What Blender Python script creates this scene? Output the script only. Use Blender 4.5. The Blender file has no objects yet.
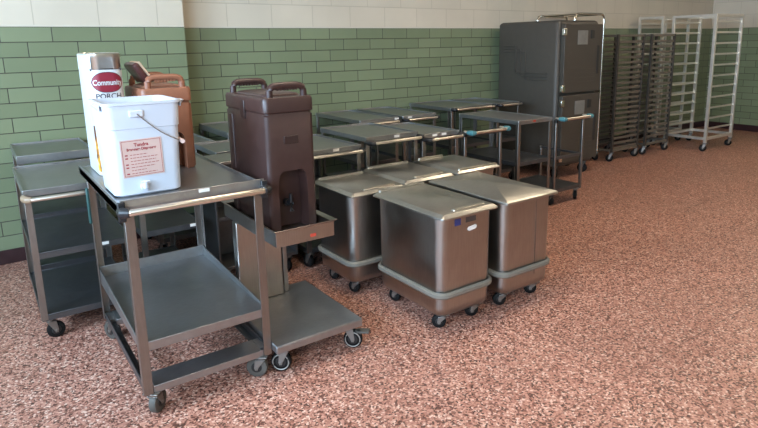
import bpy, bmesh, math, random
from mathutils import Vector, Matrix
random.seed(7)
PI = math.pi
SC = bpy.context.scene
COL = SC.collection

# ------------------------------------------------------------------ materials
def new_mat(name):
    m = bpy.data.materials.new(name); m.use_nodes = True
    nt = m.node_tree
    return m, nt, nt.nodes['Principled BSDF']

def set_in(b, **kw):
    names = {'base': 'Base Color', 'rough': 'Roughness', 'metal': 'Metallic', 'spec': 'Specular IOR Level',
             'coat': 'Coat Weight', 'trans': 'Transmission Weight', 'sss': 'Subsurface Weight', 'aniso': 'Anisotropic'}
    for k, v in kw.items():
        b.inputs[names[k]].default_value = (*v, 1) if k == 'base' else v

def plain(name, base, rough=.5, metal=0., var=.06, scale=14., rv=.1, **kw):
    """Colour with a slight mottle and roughness breakup."""
    m, nt, b = new_mat(name)
    set_in(b, base=base, rough=rough, metal=metal, **kw)
    tc = nt.nodes.new('ShaderNodeTexCoord'); n = nt.nodes.new('ShaderNodeTexNoise')
    n.inputs['Scale'].default_value = scale; n.inputs['Detail'].default_value = 5
    nt.links.new(tc.outputs['Object'], n.inputs['Vector'])
    r = nt.nodes.new('ShaderNodeMapRange')
    r.inputs['From Min'].default_value = .3; r.inputs['From Max'].default_value = .7
    r.inputs['To Min'].default_value = 1 - var; r.inputs['To Max'].default_value = 1 + var
    nt.links.new(n.outputs['Fac'], r.inputs['Value'])
    mx = nt.nodes.new('ShaderNodeMix'); mx.data_type = 'RGBA'; mx.blend_type = 'MULTIPLY'
    mx.inputs[0].default_value = 1; mx.inputs[6].default_value = (*base, 1)
    nt.links.new(r.outputs[0], mx.inputs[7]); nt.links.new(mx.outputs[2], b.inputs['Base Color'])
    r2 = nt.nodes.new('ShaderNodeMapRange')
    r2.inputs['To Min'].default_value = max(.02, rough - rv); r2.inputs['To Max'].default_value = min(1, rough + rv)
    nt.links.new(n.outputs['Fac'], r2.inputs['Value']); nt.links.new(r2.outputs[0], b.inputs['Roughness'])
    return m

def brushed(name, base, rough, stretch=(1, 1, 1), smudge=.12, bump=.02):
    """Stainless sheet: brushed streaks, cloudy wear, smudged roughness."""
    m, nt, b = new_mat(name)
    set_in(b, base=base, metal=1., rough=rough)
    tc = nt.nodes.new('ShaderNodeTexCoord')
    mp = nt.nodes.new('ShaderNodeMapping'); mp.inputs['Scale'].default_value = stretch
    nt.links.new(tc.outputs['Object'], mp.inputs['Vector'])
    st = nt.nodes.new('ShaderNodeTexNoise'); st.inputs['Scale'].default_value = 30; st.inputs['Detail'].default_value = 4
    nt.links.new(mp.outputs[0], st.inputs['Vector'])
    cl = nt.nodes.new('ShaderNodeTexNoise'); cl.inputs['Scale'].default_value = 7; cl.inputs['Detail'].default_value = 6
    cl.inputs['Roughness'].default_value = .65
    nt.links.new(tc.outputs['Object'], cl.inputs['Vector'])
    r = nt.nodes.new('ShaderNodeMapRange'); r.inputs['From Min'].default_value = .15; r.inputs['From Max'].default_value = .85
    r.inputs['To Min'].default_value = rough - smudge; r.inputs['To Max'].default_value = rough + smudge
    nt.links.new(cl.outputs['Fac'], r.inputs['Value']); nt.links.new(r.outputs[0], b.inputs['Roughness'])
    ml = nt.nodes.new('ShaderNodeMapRange'); ml.inputs['From Min'].default_value = .25; ml.inputs['From Max'].default_value = .75
    ml.inputs['To Min'].default_value = .82; ml.inputs['To Max'].default_value = 1.1
    mm = nt.nodes.new('ShaderNodeMath'); mm.operation = 'ADD'
    hl = nt.nodes.new('ShaderNodeMath'); hl.operation = 'MULTIPLY'; hl.inputs[1].default_value = .5
    nt.links.new(cl.outputs['Fac'], mm.inputs[0]); nt.links.new(st.outputs['Fac'], mm.inputs[1])
    nt.links.new(mm.outputs[0], hl.inputs[0]); nt.links.new(hl.outputs[0], ml.inputs['Value'])
    mx = nt.nodes.new('ShaderNodeMix'); mx.data_type = 'RGBA'; mx.blend_type = 'MULTIPLY'
    mx.inputs[0].default_value = 1; mx.inputs[6].default_value = (*base, 1)
    nt.links.new(ml.outputs[0], mx.inputs[7]); nt.links.new(mx.outputs[2], b.inputs['Base Color'])
    bp = nt.nodes.new('ShaderNodeBump'); bp.inputs['Strength'].default_value = bump; bp.inputs['Distance'].default_value = .002
    nt.links.new(st.outputs['Fac'], bp.inputs['Height']); nt.links.new(bp.outputs[0], b.inputs['Normal'])
    return m

M = {}
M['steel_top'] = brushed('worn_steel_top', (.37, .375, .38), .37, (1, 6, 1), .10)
M['steel'] = brushed('shaded_brushed_steel', (.13, .132, .138), .40, (1, 1, 5), .08)  # shelf steel: shade under the carts put into the colour, darker than the tops
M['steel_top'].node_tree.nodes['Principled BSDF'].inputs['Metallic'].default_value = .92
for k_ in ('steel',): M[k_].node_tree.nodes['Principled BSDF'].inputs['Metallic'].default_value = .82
M['steel_bin'] = brushed('bin_steel', (.41, .385, .355), .32, (6, 6, .35), .08)
M['steel_lid'] = brushed('lid_steel', (.50, .50, .47), .36, (1, 5, 1), .10)
M['steel_post'] = brushed('post_steel', (.31, .295, .28), .38, (4, 4, .5), .08)
M['tube'] = plain('bright_tube', (.74, .70, .62), .30, 1., .03, rv=.02)
M['alu'] = plain('cast_white_aluminium', (.72, .68, .60), .42, .75, .06)
M['dark_alu'] = plain('dull_dark_aluminium', (.19, .165, .135), .5, .55, .10)
M['dark_post'] = plain('dark_rack_post', (.075, .065, .055), .5, .5, .1)
M['chrome'] = plain('chrome_tube', (.70, .66, .58), .22, 1., .04, rv=.02)
M['zinc'] = plain('zinc_caster', (.26, .245, .225), .42, .9, .1)
M['rubber'] = plain('black_rubber', (.006, .006, .006), .6, 0, .2, spec=.25)
M['grey_rubber'] = plain('grey_rubber', (.075, .07, .06), .6, 0, .2)
M['hub'] = plain('grey_hub', (.022, .021, .02), .5, .2, .1)
M['ring'] = plain('pale_rim_ring', (.32, .30, .27), .5, .3, .1)
M['bumper'] = plain('grey_vinyl_bumper', (.185, .17, .14), .45, 0, .08)
M['black_plastic'] = plain('black_plastic', (.015, .015, .017), .4, 0, .1)
M['teal'] = plain('teal_bumper', (.07, .22, .25), .4, 0, .1)
M['teal_dark'] = plain('dark_teal_guard', (.02, .075, .07), .5, 0, .1)
M['bronze'] = plain('tan_bumper', (.28, .20, .13), .4, 0, .1)
M['brown'] = plain('dark_brown_plastic', (.044, .021, .018), .38, 0, .10, 30)
M['brown_dark'] = plain('darker_brown_plastic', (.030, .014, .012), .45, 0, .1, 30)
M['tan'] = plain('coffee_tan_plastic', (.25, .098, .054), .45, 0, .08, 30)
M['tan_edge'] = plain('cream_gasket', (.62, .46, .33), .6, 0, .05)
M['maroon'] = plain('maroon_lid_plastic', (.075, .026, .024), .4, 0, .1)
M['white_plastic'] = plain('milky_white_plastic', (.56, .60, .67), .42, 0, .02, 8, sss=.0)
M['white'] = plain('white_label', (.80, .78, .74), .5, 0, .03)
M['pink_label'] = plain('pale_pink_label', (.60, .43, .38), .6, 0, .04)
M['red_ink'] = plain('red_ink', (.32, .035, .045), .6, 0, .05)
M['blue_sticker'] = plain('blue_sticker', (.03, .04, .16), .5, 0, .2)
M['red_tag'] = plain('red_tag', (.55, .07, .04), .5, 0, .2)
M['wrap'] = plain('white_wrap', (.58, .61, .64), .45, 0, .03)
M['logo_red'] = plain('logo_maroon', (.22, .012, .03), .45, 0, .05)
M['ink'] = plain('dark_ink', (.05, .04, .05), .6, 0, .05)
M['grey_box'] = plain('charcoal_moulded_plastic', (.055, .047, .038), .5, 0, .08, 20)
M['grey_box_dark'] = plain('black_recess', (.016, .016, .016), .5, 0, .1)
M['grey_label'] = plain('grey_card', (.17, .168, .155), .5, 0, .15)
M['base_tile'] = plain('dark_maroon_base_tile', (.035, .014, .016), .35, 0, .2)
M['ceiling'] = plain('ceiling_paint', (.42, .40, .36), .8, 0, .03)
M['paint'] = plain('cream_paint', (.62, .57, .47), .6, 0, .03)
M['frame_white'] = plain('window_frame_paint', (.55, .55, .53), .5, 0, .03)

# photo on the urn wrap: warm blotches (tea and lemons)
def wrap_picture():
    m, nt, b = new_mat('wrap_picture')
    tc = nt.nodes.new('ShaderNodeTexCoord'); v = nt.nodes.new('ShaderNodeTexNoise')
    v.inputs['Scale'].default_value = 22; v.inputs['Detail'].default_value = 3
    nt.links.new(tc.outputs['Object'], v.inputs['Vector'])
    cr = nt.nodes.new('ShaderNodeValToRGB'); e = cr.color_ramp.elements
    e[0].position = .34; e[0].color = (.10, .03, .01, 1)
    e[1].position = .66; e[1].color = (.75, .70, .62, 1)
    a = cr.color_ramp.elements.new(.45); a.color = (.50, .22, .03, 1)
    a = cr.color_ramp.elements.new(.55); a.color = (.62, .42, .05, 1)
    nt.links.new(v.outputs['Fac'], cr.inputs[0]); nt.links.new(cr.outputs[0], b.inputs['Base Color'])
    set_in(b, rough=.45)
    return m
M['picture'] = wrap_picture()

def wall_mat(name, axis, shift, shift_up=.198):
    """Glazed green 4x12 in. running-bond tile to 1.62 m, cream painted block above."""
    m, nt, b = new_mat(name)
    N, L = nt.nodes.new, nt.links.new
    geo = N('ShaderNodeNewGeometry'); sp = N('ShaderNodeSeparateXYZ'); L(geo.outputs['Position'], sp.inputs[0])
    def brick(sh, zsh, w, h, mortar, c1, c2, cm, bias=0.):
        ax = N('ShaderNodeMath'); ax.operation = 'ADD'; ax.inputs[1].default_value = sh; L(sp.outputs[axis], ax.inputs[0])
        az = N('ShaderNodeMath'); az.operation = 'ADD'; az.inputs[1].default_value = zsh; L(sp.outputs[2], az.inputs[0])
        cb = N('ShaderNodeCombineXYZ'); L(ax.outputs[0], cb.inputs[0]); L(az.outputs[0], cb.inputs[1])
        br = N('ShaderNodeTexBrick'); L(cb.outputs[0], br.inputs['Vector'])
        br.offset = .5; br.offset_frequency = 2; br.squash = 1
        br.inputs['Scale'].default_value = 1; br.inputs['Brick Width'].default_value = w; br.inputs['Row Height'].default_value = h
        br.inputs['Mortar Size'].default_value = mortar; br.inputs['Mortar Smooth'].default_value = .3; br.inputs['Bias'].default_value = bias
        br.inputs['Color1'].default_value = (*c1, 1); br.inputs['Color2'].default_value = (*c2, 1); br.inputs['Mortar'].default_value = (*cm, 1)
        return br
    t = brick(-shift + 3.05, .0056, .305, .1016, .0032, (.178, .214, .124), (.218, .257, .152), (.045, .040, .032))
    u = brick(-shift_up + 4.06, -1.62 + .2032 * 2, .406, .2032, .0035, (.64, .57, .455), (.625, .555, .443), (.50, .44, .34))
    gt = N('ShaderNodeMath'); gt.operation = 'GREATER_THAN'; gt.inputs[1].default_value = 1.62; L(sp.outputs[2], gt.inputs[0])
    mx = N('ShaderNodeMix'); mx.data_type = 'RGBA'; L(gt.outputs[0], mx.inputs[0])
    # cloudy wear
    n = N('ShaderNodeTexNoise'); n.inputs['Scale'].default_value = 2.2; n.inputs['Detail'].default_value = 5; L(geo.outputs['Position'], n.inputs['Vector'])
    r = N('ShaderNodeMapRange'); r.inputs['To Min'].default_value = .88; r.inputs['To Max'].default_value = 1.12; L(n.outputs['Fac'], r.inputs['Value'])
    ml = N('ShaderNodeMix'); ml.data_type = 'RGBA'; ml.blend_type = 'MULTIPLY'; ml.inputs[0].default_value = 1
    L(t.outputs['Color'], mx.inputs[6]); L(u.outputs['Color'], mx.inputs[7])
    L(mx.outputs[2], ml.inputs[6]); L(r.outputs[0], ml.inputs[7]); L(ml.outputs[2], b.inputs['Base Color'])
    rg = N('ShaderNodeMapRange'); rg.inputs['To Min'].default_value = .30; rg.inputs['To Max'].default_value = .65
    L(gt.outputs[0], rg.inputs['Value']); L(rg.outputs[0], b.inputs['Roughness'])
    fm = N('ShaderNodeMix'); fm.data_type = 'FLOAT'; L(gt.outputs[0], fm.inputs[0]); L(t.outputs['Fac'], fm.inputs[2]); L(u.outputs['Fac'], fm.inputs[3])
    pn = N('ShaderNodeTexNoise'); pn.inputs['Scale'].default_value = 60; L(geo.outputs['Position'], pn.inputs['Vector'])
    pm = N('ShaderNodeMath'); pm.operation = 'MULTIPLY'; pm.inputs[1].default_value = .12; L(pn.outputs['Fac'], pm.inputs[0])
    sb = N('ShaderNodeMath'); sb.operation = 'SUBTRACT'; L(pm.outputs[0], sb.inputs[0]); L(fm.outputs[0], sb.inputs[1])
    bp = N('ShaderNodeBump'); bp.inputs['Strength'].default_value = .5; bp.inputs['Distance'].default_value = .003
    L(sb.outputs[0], bp.inputs['Height']); L(bp.outputs[0], b.inputs['Normal'])
    set_in(b, spec=.4)
    return m

def floor_mat():
    """Polished pink terrazzo: small stone chips, few dark divider joints."""
    m, nt, b = new_mat('pink_terrazzo')
    N, L = nt.nodes.new, nt.links.new
    geo = N('ShaderNodeNewGeometry')
    def chips(scale):
        v = N('ShaderNodeTexVoronoi'); v.inputs['Scale'].default_value = scale; L(geo.outputs['Position'], v.inputs['Vector'])
        s = N('ShaderNodeSeparateColor'); L(v.outputs['Color'], s.inputs[0])
        return s
    s1 = chips(122); s2 = chips(240)
    cr = N('ShaderNodeValToRGB'); cr.color_ramp.interpolation = 'CONSTANT'
    cols = [(0, (.018, .006, .005)), (.14, (.09, .029, .021)), (.24, (.22, .086, .062)), (.38, (.38, .170, .122)), (.58, (.49, .240, .175)), (.79, (.60, .335, .25)), (.92, (.76, .54, .43))]
    e = cr.color_ramp.elements
    while len(e) > 1: e.remove(e[0])
    e[0].position = 0; e[0].color = (*cols[0][1], 1)
    for p, c in cols[1:]:
        k = e.new(p); k.color = (*c, 1)
    cr2 = N('ShaderNodeValToRGB'); cr2.color_ramp.interpolation = 'CONSTANT'
    e = cr2.color_ramp.elements
    e[0].position = 0; e[0].color = (.13, .04, .03, 1); e[1].position = .14; e[1].color = (.44, .20, .14, 1)
    k = e.new(.55); k.color = (.57, .30, .21, 1)
    L(s1.outputs[0], cr.inputs[0]); L(s2.outputs[0], cr2.inputs[0])
    mx = N('ShaderNodeMix'); mx.data_type = 'RGBA'; mx.inputs[0].default_value = .18
    L(cr.outputs[0], mx.inputs[6]); L(cr2.outputs[0], mx.inputs[7])
    n = N('ShaderNodeTexNoise'); n.inputs['Scale'].default_value = 1.1; n.inputs['Detail'].default_value = 6; L(geo.outputs['Position'], n.inputs['Vector'])
    r = N('ShaderNodeMapRange'); r.inputs['From Min'].default_value = .3; r.inputs['From Max'].default_value = .7
    r.inputs['To Min'].default_value = .90; r.inputs['To Max'].default_value = 1.08; L(n.outputs['Fac'], r.inputs['Value'])
    ml = N('ShaderNodeMix'); ml.data_type = 'RGBA'; ml.blend_type = 'MULTIPLY'; ml.inputs[0].default_value = 1
    L(mx.outputs[2], ml.inputs[6]); L(r.outputs[0], ml.inputs[7])
    # divider joints every 1.2 m
    sp = N('ShaderNodeSeparateXYZ'); L(geo.outputs['Position'], sp.inputs[0])
    prev = None
    for ax, off in ((0, JX), (1, JY)):
        a = N('ShaderNodeMath'); a.operation = 'SUBTRACT'; a.inputs[1].default_value = off - 12.2; L(sp.outputs[ax], a.inputs[0])
        w = N('ShaderNodeMath'); w.operation = 'MODULO'; w.inputs[1].default_value = 1.22; L(a.outputs[0], w.inputs[0])
        lt = N('ShaderNodeMath'); lt.operation = 'LESS_THAN'; lt.inputs[1].default_value = .007; L(w.outputs[0], lt.inputs[0])
        if prev:
            q = N('ShaderNodeMath'); q.operation = 'MAXIMUM'; L(prev.outputs[0], q.inputs[0]); L(lt.outputs[0], q.inputs[1]); prev = q
        else: prev = lt
    jm = N('ShaderNodeMath'); jm.operation = 'MULTIPLY'; jm.inputs[1].default_value = .55; L(prev.outputs[0], jm.inputs[0])
    jx = N('ShaderNodeMix'); jx.data_type = 'RGBA'; L(jm.outputs[0], jx.inputs[0]); L(ml.outputs[2], jx.inputs[6]); jx.inputs[7].default_value = (.12, .05, .035, 1)
    L(jx.outputs[2], b.inputs['Base Color'])
    rr = N('ShaderNodeMapRange'); rr.inputs['To Min'].default_value = .30; rr.inputs['To Max'].default_value = .48; L(n.outputs['Fac'], rr.inputs['Value']); L(rr.outputs[0], b.inputs['Roughness'])
    set_in(b, spec=.35)
    return m
JX, JY = 1.03, 1.32
M['floor'] = floor_mat()
M['wall_back'] = wall_mat('wall_tile_back', 0, .065, .0)
M['wall_pier'] = wall_mat('wall_tile_pier', 0, .194, .197)
M['wall_side'] = wall_mat('wall_tile_side', 1, .1, .05)

# ------------------------------------------------------------------ mesh helpers
class MB:
    def __init__(self): self.bm = bmesh.new()
    def box(self, x0, x1, y0, y1, z0, z1, mat=None):
        c = Matrix.Translation(((x0 + x1) / 2, (y0 + y1) / 2, (z0 + z1) / 2)) @ Matrix.Diagonal((abs(x1 - x0), abs(y1 - y0), abs(z1 - z0), 1))
        bmesh.ops.create_cube(self.bm, size=1, matrix=(mat @ c) if mat else c)
        return self
    def tube(self, pts, r, seg=10, closed=False):
        pts = [Vector(p) for p in pts]; n = len(pts); rings = []
        for i, p in enumerate(pts):
            if closed: t = (pts[(i + 1) % n] - pts[i - 1])
            else: t = pts[min(i + 1, n - 1)] - pts[max(i - 1, 0)]
            t.normalize()
            up = Vector((0, 0, 1)) if abs(t.z) < .95 else Vector((0, 1, 0))
            u = t.cross(up).normalized(); v = u.cross(t).normalized()
            rr = r[i] if isinstance(r, (list, tuple)) else r
            rings.append([self.bm.verts.new(p + rr * (math.cos(a) * u + math.sin(a) * v)) for a in [2 * PI * k / seg for k in range(seg)]])
        m = n if closed else n - 1
        for i in range(m):
            A, B = rings[i], rings[(i + 1) % n]
            for k in range(seg):
                self.bm.faces.new((A[k], A[(k + 1) % seg], B[(k + 1) % seg], B[k]))
        if not closed:
            self.bm.faces.new(rings[0][::-1]); self.bm.faces.new(rings[-1])
        return self
    def loft(self, loops, cap0=True, cap1=True):
        rings = [[self.bm.verts.new(p) for p in lp] for lp in loops]
        n = len(rings[0])
        for A, B in zip(rings, rings[1:]):
            for k in range(n):
                self.bm.faces.new((A[k], A[(k + 1) % n], B[(k + 1) % n], B[k]))
        if cap0: self.bm.faces.new(rings[0][::-1])
        if cap1: self.bm.faces.new(rings[-1])
        return self
    def cyl(self, c, axis, r, h, seg=20, bev=0.):
        """cylinder centred at c along axis 'x','y','z'; rounded edge when bev."""
        prof = [(-h / 2, r)] + ([] if not bev else []) + [(h / 2, r)]
        if bev: prof = [(-h / 2, r - bev), (-h / 2 + bev * .3, r - bev * .3), (-h / 2 + bev, r), (h / 2 - bev, r), (h / 2 - bev * .3, r - bev * .3), (h / 2, r - bev)]
        loops = []
        for t, q in prof:
            lp = []
            for k in range(seg):
                a = 2 * PI * k / seg; u, v = q * math.cos(a), q * math.sin(a)
                p = {'x': (t, u, v), 'y': (v, t, u), 'z': (u, v, t)}[axis]
                lp.append((c[0] + p[0], c[1] + p[1], c[2] + p[2]))
            loops.append(lp)
        return self.loft(loops)
    def xform(self, mat):
        bmesh.ops.transform(self.bm, matrix=mat, verts=self.bm.verts); return self
    def build(self, name, mat, parent=None, bevel=0., smooth=True, seg=2):
        bmesh.ops.recalc_face_normals(self.bm, faces=self.bm.faces)
        me = bpy.data.meshes.new(name); self.bm.to_mesh(me); self.bm.free()
        me.materials.append(mat)
        o = bpy.data.objects.new(name, me); COL.objects.link(o)
        if parent: o.parent = parent
        if smooth:
            for p in me.polygons: p.use_smooth = True
            try: me.set_sharp_from_angle(angle=math.radians(40))
            except Exception: pass
        if bevel:
            b = o.modifiers.new('bevel', 'BEVEL'); b.width = bevel; b.segments = seg; b.limit_method = 'ANGLE'; b.angle_limit = math.radians(40)
            b.harden_normals = False
        return o

def rrect(cx, cy, w, d, r, z, n=6):
    pts = []
    for sx, sy, a0 in ((1, 1, 0), (-1, 1, 90), (-1, -1, 180), (1, -1, 270)):
        for k in range(n + 1):
            a = math.radians(a0 + 90 * k / n)
            pts.append((cx + sx * (w / 2 - r) + r * math.cos(a), cy + sy * (d / 2 - r) + r * math.sin(a), z))
    return pts

def thing(name, label, cat, loc=(0, 0, 0), rotz=0, group=None):
    o = bpy.data.objects.new(name, None); COL.objects.link(o)
    o.empty_display_size = .1; o.location = loc; o.rotation_euler = (0, 0, rotz)
    o['label'] = label; o['category'] = cat
    if group: o['group'] = group
    return o

def struct(o):
    o['kind'] = 'structure'; return o

def text_mesh(name, body, size, depth, mat, parent, loc, rot=(PI / 2, 0, 0), sx=1., align='CENTER', bold=0.):
    cu = bpy.data.curves.new(name, 'FONT'); cu.body = body; cu.size = size; cu.extrude = depth; cu.align_x = align; cu.align_y = 'CENTER'
    cu.offset = bold
    tmp = bpy.data.objects.new('tmp', cu); COL.objects.link(tmp)
    dg = bpy.context.evaluated_depsgraph_get(); dg.update()
    me = bpy.data.meshes.new_from_object(tmp.evaluated_get(dg))
    bpy.data.objects.remove(tmp); bpy.data.curves.remove(cu)
    me.transform(Matrix.Diagonal((sx, 1, 1, 1))); me.name = name
    me.materials.clear(); me.materials.append(mat)
    o = bpy.data.objects.new(name, me); COL.objects.link(o); o.parent = parent
    o.location = loc; o.rotation_euler = rot
    return o

# ------------------------------------------------------------------ the room
WX0, WX1, WY0, WY1, CZ = -2.4, 10.0, -4.2, 4.95, 3.0
struct(MB().box(WX0 - .2, WX1 + .2, WY0 - .2, WY1 + .2, -.1, 0).build('floor', M['floor'], smooth=False))
struct(MB().box(WX0 - .2, WX1 + .2, WY0 - .2, WY1 + .2, CZ, CZ + .1).build('ceiling', M['ceiling'], smooth=False))
struct(MB().box(WX0 - .2, WX1 + .2, WY1, WY1 + .2, 0, CZ).build('wall_back', M['wall_back'], smooth=False))
struct(MB().box(WX0, 1.405, WY1 - .2, WY1, 0, CZ).build('wall_pier', M['wall_pier'], smooth=False))
struct(MB().box(WX1, WX1 + .2, WY0, WY1, 0, CZ).build('wall_right', M['wall_side'], smooth=False))
struct(MB().box(WX0 - .2, WX1 + .2, WY0 - .2, WY0, 0, CZ).build('wall_front', M['wall_back'], smooth=False))
# left wall with three window openings
wl = MB(); WZ0, WZ1 = 1.45, 2.75
wins = [(-3.4, -1.6), (-1.0, .8), (1.4, 3.2)]
wl.box(WX0 - .2, WX0, WY0, WY1, 0, WZ0); wl.box(WX0 - .2, WX0, WY0, WY1, WZ1, CZ)
ys = [WY0] + [v for w in wins for v in w] + [WY1]
for a, b in zip(ys[::2], ys[1::2]): wl.box(WX0 - .2, WX0, a, b, WZ0, WZ1)
struct(wl.build('wall_left', M['wall_side'], smooth=False))
glass, gnt, gb = new_mat('window_glass'); set_in(gb, base=(.95, .97, 1), rough=.02, trans=1.); gb.inputs['IOR'].default_value = 1.02
for i, (a, b) in enumerate(wins):
    f = MB()
    for (y0, y1, z0, z1) in ((a, b, WZ0, WZ0 + .05), (a, b, WZ1 - .05, WZ1), (a, a + .05, WZ0 + .05, WZ1 - .05), (b - .05, b, WZ0 + .05, WZ1 - .05), ((a + b) / 2 - .025, (a + b) / 2 + .025, WZ0 + .05, WZ1 - .05)):
        f.box(WX0 - .14, WX0 - .08, y0, y1, z0, z1)
    w = struct(f.build('window_%d' % (i + 1), M['frame_white'], bevel=.004))
    MB().box(WX0 - .115, WX0 - .105, a + .05, b - .05, WZ0 + .05, WZ1 - .05).build('pane', glass, w, smooth=False)
# baseboards
struct(MB().box(1.405, WX1, WY1 - .012, WY1, 0, .1).build('baseboard_back', M['base_tile'], bevel=.004))
struct(MB().box(WX0, 1.417, WY1 - .212, WY1 - .2, 0, .1).build('baseboard_pier', M['base_tile'], bevel=.004))
struct(MB().box(WX1 - .012, WX1, WY0, WY1 - .012, 0, .1).build('baseboard_right', M['base_tile'], bevel=.004))
struct(MB().box(1.405, WX1, WY1 - .004, WY1, 1.62, 1.632).build('trim_1', M['paint'], bevel=.002))
struct(MB().box(WX0, 1.405, WY1 - .206, WY1 - .2, 1.62, 1.634).build('trim_2', M['paint'], bevel=.002))

# ceiling troffers
def emit(name, col, s):
    m = bpy.data.materials.new(name); m.use_nodes = True; nt = m.node_tree
    nt.nodes.remove(nt.nodes['Principled BSDF'])
    e = nt.nodes.new('ShaderNodeEmission'); e.inputs[0].default_value = (*col, 1); e.inputs[1].default_value = s
    nt.links.new(e.outputs[0], nt.nodes['Material Output'].inputs[0]); return m
M['lamp'] = emit('troffer_diffuser', (1., .82, .60), 21.0)
for (lx, ly) in LAMPS if 'LAMPS' in globals() else ((.9, -1.2), (3.8, -1.2), (6.8, -1.2), (1.6, 2.2), (4.4, 2.5), (7.4, 2.5)):
    t = thing('ceiling_light', 'long ceiling troffer lighting the hall from overhead', 'ceiling light', (lx, ly, CZ), 0, 'ceiling troffers')
    f = MB(); f.box(-.62, .62, -.17, -.15, -.06, 0); f.box(-.62, .62, .15, .17, -.06, 0); f.box(-.62, -.60, -.15, .15, -.06, 0); f.box(.60, .62, -.15, .15, -.06, 0)
    f.build('frame', M['frame_white'], t, bevel=.003)
    MB().box(-.6, .6, -.15, .15, -.05, -.04).build('diffuser', M['lamp'], t, smooth=False)

# ------------------------------------------------------------------ shared pieces
def caster(parent, x, y, ztop, r=.045, rot=0., wheel_mat='rubber', w=.03, brake=False, ring=False):
    """swivel caster: plate and fork, wheel and hub below"""
    R = Matrix.Translation((x, y, 0)) @ Matrix.Rotation(rot, 4, 'Z')
    off = .022
    f = MB(); f.box(-.032, .032, -.03, .03, ztop - .006, ztop)
    f.cyl((0, 0, ztop - .012), 'z', .02, .014, 14)
    top = ztop - .018
    for s in (-1, 1):
        xs = s * (w / 2 + .005)
        f.loft([[(xs - .002, -.018, top), (xs + .002, -.018, top), (xs + .002, .026, top), (xs - .002, .026, top)],
                [(xs - .002, off - .01, r), (xs + .002, off - .01, r), (xs + .002, off + .01, r), (xs - .002, off + .01, r)],
                [(xs - .002, off - .006, r - .012), (xs + .002, off - .006, r - .012), (xs + .002, off + .006, r - .012), (xs - .002, off + .006, r - .012)]])
    f.box(-w / 2 - .007, w / 2 + .007, -.018, .026, top - .004, top)
    f.cyl((0, off, r), 'x', .006, w + .018, 10)
    f.xform(R); c = f.build('caster', M['zinc'], parent, bevel=.0015)
    wh = MB().cyl((0, off, r), 'x', r, w, 24, .007).xform(R).build('wheel', M[wheel_mat], c)
    MB().cyl((0, off, r), 'x', r * .52, w + .004, 18, .003).xform(R).build('hub', M['hub'], c)
    if ring:
        k = MB()
        for s in (-1, 1):
            k.tube([(s * (w / 2), off + r * .78 * math.cos(a), r + r * .78 * math.sin(a)) for a in [2 * PI * i / 24 for i in range(24)]], .003, 6, True)
        k.xform(R).build('rim_ring', M['ring'], c)
    if brake:
        b = MB(); b.box(-w / 2 - .006, w / 2 + .006, off + .02, off + r + .035, ztop - .04, ztop - .03); b.box(-.012, .012, off + .01, off + .04, ztop - .05, ztop - .03)
        b.xform(R).build('brake_pedal', M['grey_rubber'], c, bevel=.003)
    return c

def tray_mb(w, d, ztop, lip, t=.004, sink=.015, front_open=False, back_up=0., left_up=0.):
    """pan: flat sheet with turned edges all round; origin at the middle of its front edge"""
    m = MB()
    m.box(-w / 2, w / 2, 0, d, ztop - sink - t, ztop - sink)
    fz = ztop - sink if front_open else ztop
    m.box(-w / 2, w / 2, 0, t * 2.2, ztop - lip, fz)
    m.box(-w / 2, w / 2, d - t * 2, d, ztop - lip, ztop + back_up)
    m.box(-w / 2, -w / 2 + t * 2.4, t * 2.2, d - t * 2, ztop - lip, ztop + left_up)
    m.box(w / 2 - t * 2, w / 2, t * 2.2, d - t * 2, ztop - lip, ztop + left_up)
    return m

def tag_on(parent, x, y, z, w=.045, h=.016, mat='white', name='price_tag'):
    return MB().box(x - w / 2, x + w / 2, y - .002, y, z - h / 2, z + h / 2).build(name, M[mat], parent)

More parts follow.
